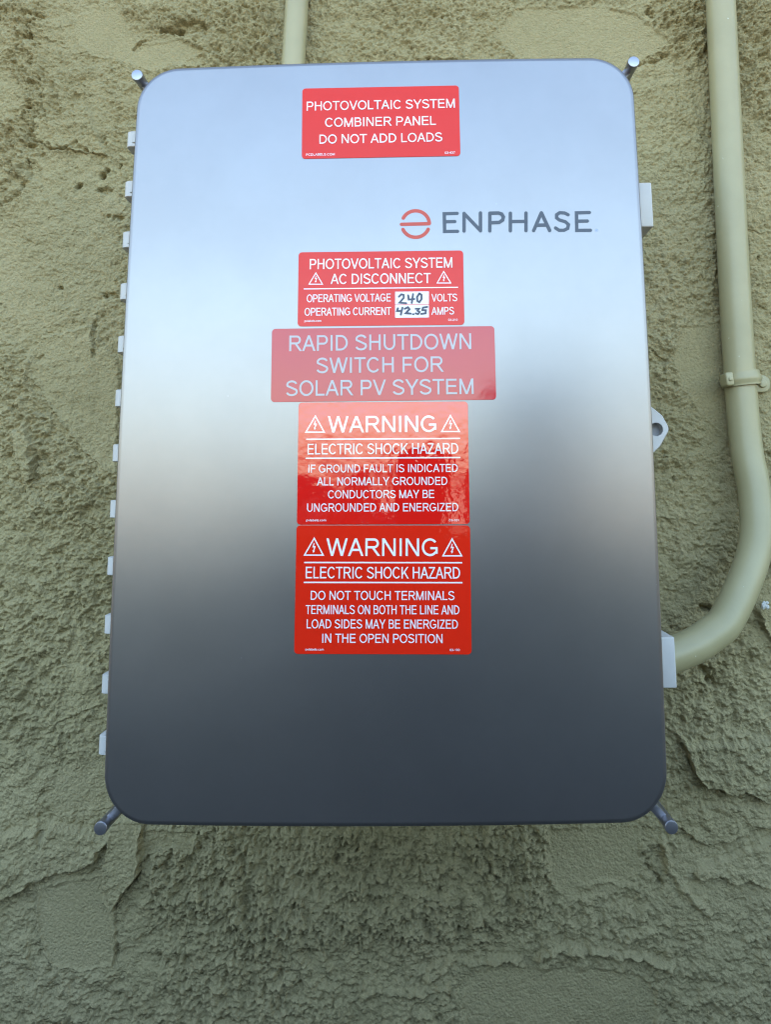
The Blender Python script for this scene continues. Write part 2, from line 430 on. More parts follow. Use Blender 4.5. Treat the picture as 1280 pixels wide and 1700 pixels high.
CREVICES = [([(228.3, 339.2), (240.6, 342.0), (254.8, 348.3), (263.4, 353.0)], 1.7, 2.6), ([(198.2, -336.6), (202.9, -347.8), (208.5, -351.3), (213.8, -358.8)], 1.8, 3.2), ([(256.8, -146.6), (261.3, -145.7), (265.2, -148.6)], 3.2, 5.0), ([(254.8, -194.8), (258.1, -198.2), (260.7, -204.4), (266.3, -208.2)], 3.6, 5.5), ([(250.7, -206.2), (255.2, -212.4)], 2.4, 4.0), ([(-256.0, 124.6), (-251.2, 126.8), (-245.1, 124.5)], 2.2, 4.0), ([(-263.8, 107.0), (-255.8, 108.6)], 1.6, 2.5), ([(-336.9, 302.6), (-341.0, 296.7)], 2.6, 4.5), ([(-329.0, 284.7), (-334.1, 275.9), (-335.2, 267.1)], 2.6, 4.0), ([(-328.3, 272.8), (-318.0, 270.9), (-310.9, 263.8), (-302.5, 263.6), (-288.8, 269.3), (-277.2, 262.1)], 2.4, 3.2), ([(-332.9, 257.1), (-329.8, 234.9), (-336.8, 230.4), (-337.5, 224.6)], 1.7, 2.4), ([(-339.0, 222.3), (-347.0, 216.1), (-357.4, 206.4)], 2.0, 2.5), ([(-371.0, 403.5), (-363.8, 400.3)], 3.0, 4.0), ([(-338.3, 397.9), (-332.5, 396.6)], 2.6, 4.5), ([(-342.2, 386.9), (-335.5, 390.5)], 2.8, 4.5), ([(-349.0, 376.0), (-340.4, 375.8)], 2.8, 4.5), ([(-339.7, 366.0), (-331.3, 368.3)], 2.0, 2.6), ([(-264.8, 236.9), (-260.5, 240.9)], 3.4, 5.0), ([(-266.9, 223.6), (-257.6, 225.2)], 3.4, 4.0), ([(-286.5, 226.8), (-283.2, 228.4)], 2.4, 3.6), ([(-254.7, 199.4), (-243.6, 198.1)], 2.6, 3.0), ([(-248.5, 245.4), (-247.0, 248.2)], 2.0, 3.0), ([(-215.9, 380.9), (-207.8, 377.1), (-197.6, 380.6)], 2.6, 4.2), ([(-241.4, 364.3), (-231.4, 369.0)], 2.2, 3.0), ([(-310.8, -10.6), (-307.8, -23.6), (-309.3, -34.0)], 3.0, 4.0), ([(-281.7, -57.4), (-276.8, -49.7)], 2.4, 3.5), ([(240.4, 390.9), (244.6, 387.2)], 3.0, 4.5), ([(282.3, 391.4), (290.3, 385.1)], 3.0, 4.0), ([(306.6, -18.8), (325.5, -20.5)], 1.4, 2.6), ([(-265.0, 98.8), (-263.9, 87.9), (-262.5, 71.6)], 2.0, 2.6), ([(-315.7, 69.4), (-309.4, 72.0)], 2.0, 2.4), ([(-297.8, 133.4), (-295.7, 134.5)], 2.2, 2.8), ([(302.4, 31.7), (310.2, 31.6)], 1.4, 1.6), ([(-204.0, -350.7), (-214.7, -362.8), (-224.7, -377.5)], 1.6, 1.6), ([(-223.4, -384.2), (-220.7, -401.8), (-220.5, -415.0)], 1.2, 1.2)]
PIPE = [(303.2, 20, 464.0), (301.8, 20, 391.4), (296.9, 20, 150.5), (295.8, 20, 55.4), (295.8, 20, 32.2), (295.7, 23, -16.1), (296.6, 31, -58.0), (287.6, 43, -97.7), (257.7, 60, -143.6), (237.0, 68, -158.3), (213.4, 75, -167.6), (165.0, 86, -180.0)]

def local(X, Z, pts, pad):
    xs = [p[0] for p in pts]; zs = [p[1] for p in pts]
    return (X > min(xs) - pad) & (X < max(xs) + pad) & (Z > min(zs) - pad) & (Z < max(zs) + pad)

def stucco_height(X, Z):
    wx = fbm(X, Z, 22, 3, 3) * 6.0
    wz = fbm(X, Z, 22, 11, 3) * 6.0
    wx2 = X + fbm(X, Z, 7, 21, 2) * 2.2 + wx * 0.35
    wz2 = Z + fbm(X, Z, 7, 27, 2) * 2.2 + wz * 0.35
    # how rough the float left each area
    rough = 0.62 + 0.55 * fbm(X, Z, 110, 5, 3)
    smooth = np.zeros_like(X)
    h = fbm(X, Z, 150, 1, 3) * 3.0
    for pts, amt in ROUGH_AREAS:
        m = local(X, Z, pts, 30)
        d = poly_sdf(wx2[m], wz2[m], pts)
        rough[m] += amt * sstep(14, -14, d)
    rough = np.clip(rough - 0.05, 0.30, 1.7)
    plate = np.zeros_like(X)
    for pts, up, sm, edge in PATCHES:
        m = local(X, Z, pts, 18)
        d = poly_sdf(wx2[m], wz2[m], pts)
        k = sstep(edge, -edge, d)
        plate[m] = np.maximum(plate[m], up * k) if up >= 0 else plate[m] + up * k
        smooth[m] = np.maximum(smooth[m], sm * sstep(2.0, -3.0, d))
    # trowelled skins everywhere: thin plates with ragged lips
    sk = fbm(X + wx * 1.5, (Z + wz * 1.5) * 1.35, 62, 41, 4)
    skin = sstep(0.06, 0.085, sk) * (1.3 + 0.6 * sstep(0.2, 0.23, sk))
    keep = sstep(0.05, 0.28, fbm(X, Z, 90, 61, 2) + 0.12)
    skin = skin * keep * (1 - smooth)
    smooth = np.maximum(smooth, 0.45 * sstep(0.06, 0.11, sk) * keep)
    # grain
    gx = X + fbm(X, Z, 5, 71, 2) * 1.1; gz = Z + fbm(X, Z, 5, 77, 2) * 1.1
    lump = lambda d: np.sqrt(np.clip(1 - (d / 0.92) ** 2, 0, 1))
    g1 = lump(worley(gx, gz * 1.1, 4.8, 3))
    g2 = lump(worley((gx + 3.3) / 1.2, gz, 2.5, 9))
    g4 = lump(worley((gx + 1.3) / 1.3, gz, 3.5, 19))
    g3 = fbm(X, Z, 12, 81, 4, 0.6)
    grain = 0.8 * g1 * sstep(-0.40, 0.30, g3) + 1.25 * g2 + 1.3 * g4 * sstep(-0.6, 0.2, fbm(X, Z, 14, 83, 2)) + 0.75 * g3 + 0.6 * fbm(X, Z, 2.6, 87, 2)
    amp = rough * (1 - smooth * 0.93)
    body = plate * 1.9 + skin * 1.7
    h = h + body + grain * amp * 3.3
    # crumbly breaks and small pits
    pn = fbm(X + wx, Z + wz, 26, 91, 3)
    pits = sstep(0.30, 0.44, pn) * sstep(0.25, 0.05, worley(gx, gz, 5.5, 31) - 0.18) * np.clip(rough - 0.35, 0, 1) * (1 - smooth)
    h = h - 2.6 * pits
    for pts, width, up in RIDGES:
        m = local(X, Z, pts, 16)
        d = line_dist(wx2[m], wz2[m], pts)
        h[m] += 1.5 * up * (1 - sstep(0, width, d)) * (0.75 + 0.5 * gnoise(X[m], Z[m], 9, 15))
    for pts, width, dn in CREVICES:
        m = local(X, Z, pts, 14)
        d = line_dist(wx2[m] + gnoise(X[m], Z[m], 4, 19) * 1.6, wz2[m] + gnoise(X[m], Z[m], 4, 29) * 1.6, pts)
        h[m] -= dn * 1.6 * (1 - sstep(width * 0.3, width * 1.15, d)) * np.clip(0.75 + 1.0 * gnoise(X[m], Z[m], 5, 23), 0, 1.6)
    return h, body

def build_wall():
    xs = np.concatenate([np.linspace(-5000, -900, 14), np.linspace(-800, -420, 20), np.arange(-400, 400.01, 0.82), np.linspace(420, 800, 20), np.linspace(900, 5000, 14)])
    zs = np.concatenate([np.linspace(-1500, -900, 6), np.linspace(-800, -520, 14), np.arange(-500, 450.01, 0.82), np.linspace(470, 800, 14), np.linspace(900, 2000, 8)])
    X, Z = np.meshgrid(xs, zs)
    H, body = stucco_height(X, Z)
    far = sstep(430, 800, np.maximum(np.abs(X), np.abs(Z)))
    H = H * (1 - far * 0.5)
    # wet plaster sags: lips droop over what lies below them
    near = 1 - sstep(400, 460, np.maximum(np.abs(X), np.abs(Z)))
    Zd = Z - np.clip(body, 0.0, 11.0) * 0.30 * near
    nz, nx = X.shape
    co = np.stack([X / 1000.0, -H / 1000.0, ZC + Zd / 1000.0], -1).reshape(-1, 3)
    idx = np.arange(nz * nx).reshape(nz, nx)
    q = np.stack([idx[:-1, :-1], idx[:-1, 1:], idx[1:, 1:], idx[1:, :-1]], -1).reshape(-1, 4)
    # the wall is a slab: a back sheet closes it
    me = bpy.data.meshes.new("stucco_wall")
    base = len(co)
    back = np.array([(-5.0, 0.22, 0.0), (5.0, 0.22, 0.0), (5.0, 0.22, 3.5), (-5.0, 0.22, 3.5),
                     (-5.0, -0.004, 0.0), (5.0, -0.004, 0.0), (5.0, -0.004, 3.5), (-5.0, -0.004, 3.5)])
    co = np.concatenate([co, back])
    bq = np.array([(0, 3, 2, 1), (0, 1, 5, 4), (3, 7, 6, 2), (0, 4, 7, 3), (1, 2, 6, 5)]) + base
    q = np.concatenate([q, bq])
    me.vertices.add(len(co)); me.vertices.foreach_set("co", co.astype(np.float32).ravel())
    me.loops.add(q.size); me.loops.foreach_set("vertex_index", q.astype(np.int32).ravel())
    me.polygons.add(len(q))
    me.polygons.foreach_set("loop_start", (np.arange(len(q)) * 4).astype(np.int32))
    sm = np.ones(len(q), bool); sm[-5:] = False
    me.polygons.foreach_set("use_smooth", sm)
    me.update(calc_edges=True)
    return link("stucco_wall", me, M_STUCCO)

wall = build_wall()
tag(wall, "rough olive beige stucco wall with trowelled patches behind the box", "wall")

bm = bmesh.new()
rnd = random.Random(4)
for k in range(7):
    x = 307.5 + rnd.uniform(-2.2, 2.2); z = -143.5 + rnd.uniform(-2.4, 2.4)
    bmesh.ops.create_icosphere(bm, subdivisions=1, radius=0.0017, matrix=Matrix.Translation(P(x, 10.5 + rnd.uniform(-1, 1), z)) @ Matrix.Diagonal((1, 0.6, rnd.uniform(0.6, 1.6), 1)))
obj("bare_chip", bm, M_CHIP, wall)

# ------------------------------------------------------------------ ground and the fence across from the wall
def build_ground():
    bm = bmesh.new()
    n = 24
    g = [-400, -150, -60, -25, -12, -6, -3, -1.5, 0, 1.5, 3, 6, 12, 25, 60, 150, 400]
    vs = [[bm.verts.new((x, y, 0.0)) for x in g] for y in g]
    for j in range(len(g) - 1):
        for i in range(len(g) - 1):
            bm.faces.new((vs[j][i], vs[j][i + 1], vs[j + 1][i + 1], vs[j + 1][i]))
    m, nt, b = new_mat("ground_earth")
    n1 = noise(nt, 1.3, 5)
    r = ramp(nt, n1.outputs[0], [(0.3, (0.04, 0.04, 0.04)), (0.7, (0.06, 0.06, 0.058))])
    nt.links.new(r.outputs[0], b.inputs["Base Color"])
    b.inputs["Roughness"].default_value = 0.9
    n2 = noise(nt, 60.0, 4)
    bump(nt, n2.outputs[0], b, 0.5, 0.01)
    return tag(obj("ground", bm, m), kind="structure")
build_ground()
def build_field():
    bm = bmesh.new()
    xs = [-400, -100, -30, -10, 0, 10, 30, 100, 400]; ys = [-2.5, -8, -20, -60, -150, -400]
    vs = [[bm.verts.new((x, y, 0.004)) for x in xs] for y in ys]
    for j in range(len(ys) - 1):
        for i in range(len(xs) - 1):
            bm.faces.new((vs[j + 1][i], vs[j + 1][i + 1], vs[j][i + 1], vs[j][i]))
    m, nt, b = new_mat("dry_grass")
    n1 = noise(nt, 0.4, 5)
    r = ramp(nt, n1.outputs[0], [(0.3, (0.30, 0.24, 0.15)), (0.7, (0.38, 0.31, 0.20))])
    nt.links.new(r.outputs[0], b.inputs["Base Color"]); b.inputs["Roughness"].default_value = 0.95
    tag(obj("dry_field", bm, m), kind="structure")
build_field()

def build_fence():
    m, nt, bs = new_mat("weathered_board")
    tc = nt.nodes.new("ShaderNodeTexCoord"); mp = nt.nodes.new("ShaderNodeMapping"); mp.inputs["Scale"].default_value = (18, 18, 1.2)
    nz = nt.nodes.new("ShaderNodeTexNoise"); nz.inputs["Scale"].default_value = 4.0; nz.inputs["Detail"].default_value = 5
    nt.links.new(tc.outputs["Object"], mp.inputs[0]); nt.links.new(mp.outputs[0], nz.inputs["Vector"])
    r = ramp(nt, nz.outputs[0], [(0.3, FENCE_LO), (0.7, FENCE_HI)])
    nt.links.new(r.outputs[0], bs.inputs["Base Color"]); bs.inputs["Roughness"].default_value = 0.8
    y0 = -FENCE_Y
    root = empty("wooden_fence", (0, y0, 0))
    tag(root, "weathered grey board fence in the shade across from the wall", "fence")
    rs = random.Random(5)
    x = -8.0
    while x < 8.0:
        w = rs.uniform(0.135, 0.142)
        bm = bmesh.new()
        h = FENCE_TOP + rs.uniform(-0.008, 0.008)
        bmesh.ops.create_cube(bm, size=1.0, matrix=Matrix.Translation((x + w / 2, y0 + rs.uniform(-0.003, 0.003), h / 2 + 0.02)) @ Matrix.Diagonal((w, 0.018, h - 0.04, 1)))
        obj("board", bm, m, root)
        x += w + rs.uniform(0.003, 0.008)
    for z in (0.35, FENCE_TOP - 0.25):
        bm = bmesh.new()
        bmesh.ops.create_cube(bm, size=1.0, matrix=Matrix.Translation((0, y0 - 0.035, z)) @ Matrix.Diagonal((16.0, 0.04, 0.09, 1)))
        obj("rail", bm, m, root)
FENCE_Y, FENCE_TOP = 1.10, 1.37
FENCE_LO, FENCE_HI = (0.072, 0.066, 0.060), (0.125, 0.116, 0.106)
build_fence()

# ------------------------------------------------------------------ the photographer, mirrored in the cover
def skinned(name, verts, edges, radii, mat, parent, level=2, root_i=0):
    me = bpy.data.meshes.new(name)
    me.from_pydata([Vector(v) for v in verts], edges, [])
    o = link(name, me, mat, parent)
    sk = o.modifiers.new("skin", 'SKIN')
    for i, r in enumerate(radii):
        d = me.skin_vertices[0].data[i]
        d.radius = (r, r) if not isinstance(r, tuple) else r
        d.use_root = (i == root_i)
    sk.use_smooth_shade = True
    ss = o.modifiers.new("smooth", 'SUBSURF'); ss.levels = level; ss.render_levels = level
    return o

def build_photographer():
    skin = mat_plain("skin", (0.32, 0.19, 0.135), 0.5)
    shirt = mat_plain("dark_jacket", (0.030, 0.034, 0.045), 0.8)
    jeans = mat_plain("dark_trousers", (0.035, 0.038, 0.05), 0.85)
    hair = mat_plain("dark_hair", (0.025, 0.018, 0.014), 0.5)
    black = mat_plain("phone_black", (0.02, 0.02, 0.022), 0.3)
    glass = mat_plain("phone_glass", (0.01, 0.01, 0.012), 0.08)
    cx, cy = 0.17, -0.90
    root = empty("person", (cx, cy, 0))
    tag(root, "person in dark clothes holding up a phone opposite the box", "person")
    V = []; E = []; Rr = []
    def v(p, r, parent=None):
        V.append(p); Rr.append(r)
        if parent is not None: E.append((parent, len(V) - 1))
        return len(V) - 1
    pel = v((cx, cy, 0.90), (0.15, 0.10))
    wst = v((cx, cy, 1.06), (0.135, 0.095), pel)
    chs = v((cx, cy, 1.22), (0.155, 0.105), wst)
    nkb = v((cx + 0.005, cy, 1.345), 0.07, chs)
    nk = v((cx + 0.02, cy + 0.03, 1.40), 0.052, nkb)
    hd1 = v((cx + 0.03, cy + 0.065, 1.465), (0.066, 0.080), nk)
    hd2 = v((cx + 0.035, cy + 0.07, 1.535), (0.074, 0.090), hd1)
    v((cx + 0.035, cy + 0.065, 1.585), (0.055, 0.07), hd2)
    for s, hx in ((-1, -0.052), (1, 0.100)):
        sh = v((cx + s * 0.175, cy, 1.315), 0.056, chs)
        el = v((cx + s * 0.34, cy + 0.11, 1.425 if s < 0 else 1.24), 0.044, sh)
        wr = v((hx + s * 0.055, -0.735, 1.395), 0.028, el)
        pm = v((hx + s * 0.012, -0.700, 1.420), (0.034, 0.016), wr)
        for k in range(4):
            f0 = v((hx + s * 0.004, -0.690, 1.407 + 0.020 * k), 0.009, pm)
            f1 = v((hx - s * 0.006, -0.672, 1.409 + 0.020 * k), 0.0082, f0)
            v((hx - s * 0.022, -0.6685 - 0.0 * k, 1.411 + 0.021 * k), 0.0075, f1)
        t0 = v((hx - s * 0.004, -0.700, 1.380), 0.011, pm)
        v((hx - s * 0.026, -0.690, 1.385), 0.0085, t0)
        hp = v((cx + s * 0.09, cy, 0.86), 0.092, pel)
        kn = v((cx + s * 0.10, cy + 0.02, 0.48), 0.058, hp)
        an = v((cx + s * 0.105, cy - 0.02, 0.09), 0.040, kn)
        v((cx + s * 0.115, cy + 0.13, 0.035), (0.035, 0.028), an)
    skinned("body", V, E, Rr, skin, root)
    # jacket
    V2 = [(cx, cy, 0.84), (cx, cy, 1.06), (cx, cy, 1.22), (cx + 0.01, cy + 0.01, 1.36)]; E2 = [(0, 1), (1, 2), (2, 3)]; R2 = [(0.175, 0.125), (0.16, 0.115), (0.175, 0.122), 0.075]
    for s, hx in ((-1, -0.052), (1, 0.100)):
        i = len(V2)
        V2 += [(cx + s * 0.18, cy, 1.315), (cx + s * 0.34, cy + 0.11, 1.425 if s < 0 else 1.24), (hx + s * 0.066, -0.745, 1.385)]; R2 += [0.074, 0.066, 0.050]
        E2 += [(2, i), (i, i + 1), (i + 1, i + 2)]
    skinned("jacket", V2, E2, R2, shirt, root)
    V3 = [(cx, cy, 0.93)]; E3 = []; R3 = [(0.168, 0.118)]
    for s in (-1, 1):
        i = len(V3)
        V3 += [(cx + s * 0.09, cy, 0.84), (cx + s * 0.10, cy + 0.02, 0.48), (cx + s * 0.105, cy - 0.02, 0.08)]; R3 += [0.105, 0.075, 0.060]
        E3 += [(0, i), (i, i + 1), (i + 1, i + 2)]
    skinned("trousers", V3, E3, R3, jeans, root)
    def blob(name, loc, sc, mat):
        bm = bmesh.new()
        bmesh.ops.create_uvsphere(bm, u_segments=20, v_segments=14, radius=1.0, matrix=Matrix.Translation(loc) @ Matrix.Diagonal((*sc, 1)))
        return obj(name, bm, mat, root, smooth=True)
    hx, hy = cx + 0.035, cy + 0.07
    blob("hair", (hx, hy - 0.022, 1.560), (0.086, 0.092, 0.072), hair)
    blob("nose", (hx, hy + 0.100, 1.490), (0.014, 0.018, 0.022), skin)
    for s in (-1, 1):
        blob("eye", (hx + s * 0.031, hy + 0.082, 1.512), (0.013, 0.009, 0.009), black)
        blob("ear", (hx + s * 0.078, hy - 0.005, 1.495), (0.009, 0.020, 0.032), skin)
        blob("shoe", (cx + s * 0.112, cy + 0.06, 0.045), (0.050, 0.135, 0.045), black)
    blob("mouth", (hx, hy + 0.088, 1.452), (0.024, 0.008, 0.006), mat_plain("lips", (0.40, 0.17, 0.14), 0.5))
    # the phone in the hands, lens side towards the wall
    ph = empty("phone", (0.024, -0.672, 1.34))
    tag(ph, "black phone held up in both hands in front of the box", "phone")
    pz = lambda x, y, z: (x * 1000, -y * 1000, (z - ZC) * 1000)
    x0, y0, z0 = pz(0.024, -0.672, 1.420)
    bm = bmesh.new(); add_slab(bm, rounded_outline([(x0 - 38, z0 - 80), (x0 + 38, z0 - 80), (x0 + 38, z0 + 80), (x0 - 38, z0 + 80)], 9, 6), y0 - 4.0, y0 + 4.0, 1.5); obj("phone_body", bm, black, ph)
    bm = bmesh.new(); add_slab(bm, rounded_outline([(x0 - 36, z0 + 48), (x0 + 36, z0 + 48), (x0 + 36, z0 + 68), (x0 - 36, z0 + 68)], 6, 5), y0 - 6.2, y0 - 4.1, 0.5); obj("camera_bar", bm, glass, ph)
    bm = bmesh.new(); add_slab(bm, rounded_outline([(x0 - 35, z0 - 76), (x0 + 35, z0 - 76), (x0 + 35, z0 + 76), (x0 - 35, z0 + 76)], 7, 5), y0 + 4.05, y0 + 4.35); obj("screen", bm, glass, ph)
build_photographer()

# ------------------------------------------------------------------ the electrical box
box = empty("electrical_box", P(0, 0, -250))
tag(box, "grey wall mounted electrical box with satin metal cover and red warning stickers", "electrical box")

FRONT = 168.0
# cover: slightly bowed rounded rectangle, measured
def cover_outline():
    tl, tr, br, bl = (-171.6, 246.0), (173.5, 249.3), (171.8, -246.9), (-173.1, -248.4)
    base = rounded_outline([bl, br, tr, tl], [30, 30, 30, 30], 16)
    # let the four sides bulge a little between the corners
    out = []
    n = len(base)
    for i in range(n):
        a = Vector(base[i]); b = Vector(base[(i + 1) % n])
        seglen = (b - a).length
        k = 1 if seglen < 20 else 16
        nrm = Vector(((b - a).y, -(b - a).x)).normalized()
        for j in range(k):
            t = j / k
            p = a.lerp(b, t)
            bul = 1.5 if k > 1 else 0.0
            p = p + nrm * bul * 4 * t * (1 - t)
            out.append((p.x, p.y))
    return out
OUT = cover_outline()
bm = bmesh.new()
add_slab(bm, OUT, 146.0, FRONT, fillet=[(0, 2.1), (0.12, 1.55), (0.45, 1.05), (1.0, 0.72), (2.0, 0.22), (2.5, 0.05), (3.0, 0.0)])
cover = obj("cover", bm, M_COVER, box, angle=R(50))
# keep the big front face exactly flat while the rolled rim is smooth
for p in cover.data.polygons:
    if len(p.vertices) > 8: p.use_smooth = False

body_out = rounded_outline([(-162, -236), (162, -236), (162, 236), (-162, 236)], 26, 10)
bm = bmesh.new()
add_slab(bm, body_out, 4.0, 132.0, fillet=2.0)
body = obj("enclosure_body", bm, M_PLASTIC, box, angle=R(40))
bm = bmesh.new()
add_slab(bm, rounded_outline([(-172, -244), (171, -244), (171, 245), (-171, 245)], 30, 10), 128.0, 145.5, fillet=1.5)
obj("rim_flange", bm, M_PLASTIC, box, angle=R(40))

# hinge knuckles down the left side
def hinge_mesh():
    bm = bmesh.new()
    # C-shaped knuckle: rounded outer nose, running back along the side
    prof = [(-170, 147)]
    for k in range(9):
        t = k / 8.0 * math.pi / 2
        prof.append((-184.0 - 4.6 * math.sin(t), 142.4 + 4.6 * math.cos(t)))
    prof += [(-188.6, 134.0), (-186.0, 129.0), (-178.0, 127.0), (-170, 127)]
    rings = []
    for z, ins in ((-5.9, 0.5), (-5.5, 0.0), (5.5, 0.0), (5.9, 0.5)):
        rings.append([P(x + (ins if x < -180 else 0), y - (ins if y > 140 else 0), z) for x, y in prof])
    add_rings(bm, rings)
    return bm
hb = hinge_mesh()
h0 = obj("hinge_knuckle", hb, M_PLASTIC, box, angle=R(35))
bm = bmesh.new()
add_box(bm, -183.6, -172, 146.0, 148.0, -3.4, 3.4, 0.5)
p0 = obj("hinge_pad", bm, M_PLASTIC, h0)
for k in range(12):
    z = (204.1 - k * 37.55) / 1000.0
    if k == 0:
        h = h0
    else:
        h = h0.copy(); COL.objects.link(h); h.parent = box
        c = p0.copy(); COL.objects.link(c); c.parent = h
    h.location = -box.location + Vector((0.0020, 0, z))

# latches on the right side
def latch(z0, z1, x1):
    bm = bmesh.new()
    add_box(bm, 168, x1, 111, 141, z0, z1, 0.9, 3)
    la = obj("latch", bm, M_PLASTIC, box, angle=R(40))
    bm = bmesh.new()
    add_box(bm, x1 - 0.4, x1 + 0.9, 114, 138, z0 + 3, z1 - 3, 0.4)
    obj("latch_grip", bm, M_PLASTIC, la)
latch(135.6, 168.4, 190.4)
latch(-176.0, -144.0, 189.2)

# padlock hasp: pointed ear with a round hole
def hasp():
    bm = bmesh.new()
    cx, cz, r = 184.6, -7.7, 4.6
    outer = rounded_outline([(166, -38), (186.6, -19.5), (193.9, -7.6), (189.4, 1.6), (166, 22)], [2, 6, 5.5, 5.5, 2], 6)
    hole = [(cx + r * math.cos(a), cz + r * math.sin(a)) for a in [2 * math.pi * k / 28 for k in range(28)]]
    def sheet(y, flip, ins):
        ov = [bm.verts.new(P(x, y, z)) for x, z in inset(outer, ins)]
        hv = [bm.verts.new(P(x, y, z)) for x, z in hole]
        es = [bm.edges.new((a, b)) for a, b in zip(ov, ov[1:] + ov[:1])] + [bm.edges.new((a, b)) for a, b in zip(hv, hv[1:] + hv[:1])]
        bmesh.ops.triangle_fill(bm, use_beauty=True, edges=es)
        return ov, hv
    o1, h1 = sheet(141, False, 0.6); o0, h0_ = sheet(128, True, 0)
    om = [bm.verts.new(P(x, 140.2, z)) for x, z in outer]
    def band(a, b):
        for i in range(len(a)):
            j = (i + 1) % len(a)
            bm.faces.new((a[i], a[j], b[j], b[i]))
    band(o1, om); band(om, o0); band(h1, h0_)
    bmesh.ops.recalc_face_normals(bm, faces=bm.faces)
    return obj("padlock_hasp", bm, M_PLASTIC, box, angle=R(40))
hs = hasp()
bm = bmesh.new()
add_box(bm, 160, 189.6, 100, 134.0, -12.6, -2.8, 1)
obj("hasp_post", bm, M_POST, hs)

# corner pegs that stand out past the cover corners
for (x, z) in ((-172.6, 241.6), (174.4, 245.6), (-173.9, -250.2), (172.9, -249.4)):
    bm = bmesh.new()
    add_cyl_y(bm, x, z, 3.75, 132, 164, 24, 0)
    pg = obj("corner_peg", bm, M_PEG, box, angle=R(40))
    bm = bmesh.new()
    add_cyl_y(bm, x, z, 4.05, 162.5, 167, 28, 0.6)
    obj("peg_head", bm, M_PEG, pg, angle=R(30))
    sx, sz = (1 if x < 0 else -1), (1 if z < 0 else -1)
    bm = bmesh.new()
    b2 = bmesh.new()
    d = Vector((sx, sz)).normalized(); q = Vector((-d.y, d.x))
    outl = [Vector((x, z)) - d * 1.0 - q * 2.6, Vector((x, z)) + d * 15 - q * 2.6, Vector((x, z)) + d * 15 + q * 2.6, Vector((x, z)) - d * 1.0 + q * 2.6]
    if (outl[1] - outl[0]).cross(outl[2] - outl[1]) < 0: outl.reverse()
    add_slab(bm, [(v.x, v.y) for v in outl], 133.6, 158, 0.4)
    obj("peg_web", bm, M_PEG, pg, angle=R(30))

# ------------------------------------------------------------------ lettering
# glyphs: strokes on a cap height of 1; ('L', points) ribbon with mitred joins, ('D', x0, x1) slanted bar cut level at top and base
SW = 0.128
def arc(cx, cy, rx, ry, a0, a1, n=14):
    return [(cx + rx * math.cos(R(a0 + (a1 - a0) * k / n)), cy + ry * math.sin(R(a0 + (a1 - a0) * k / n))) for k in range(n + 1)]
h_ = SW / 2
def bowl(x, y0, y1, xr):          # D-shaped half loop from the stem
    r = (y1 - y0) / 2
    k = min(r, xr - x - 0.05)
    return [(x, y1)] + [(xr - k + k * math.sin(R(a)), y0 + r + r * math.cos(R(a))) for a in range(0, 181, 12)] + [(x, y0)]
def S_path(x0, x1, lo, hi):
    cx = (x0 + x1) / 2; rx = (x1 - x0) / 2; m = (lo + hi) / 2 + 0.01
    up = arc(cx, (hi + m) / 2, rx * 0.93, (hi - m) / 2, 15, 200, 14)
    dn = arc(cx, (lo + m) / 2, rx, (m - lo) / 2, 30, -165, 14)
    return up + dn
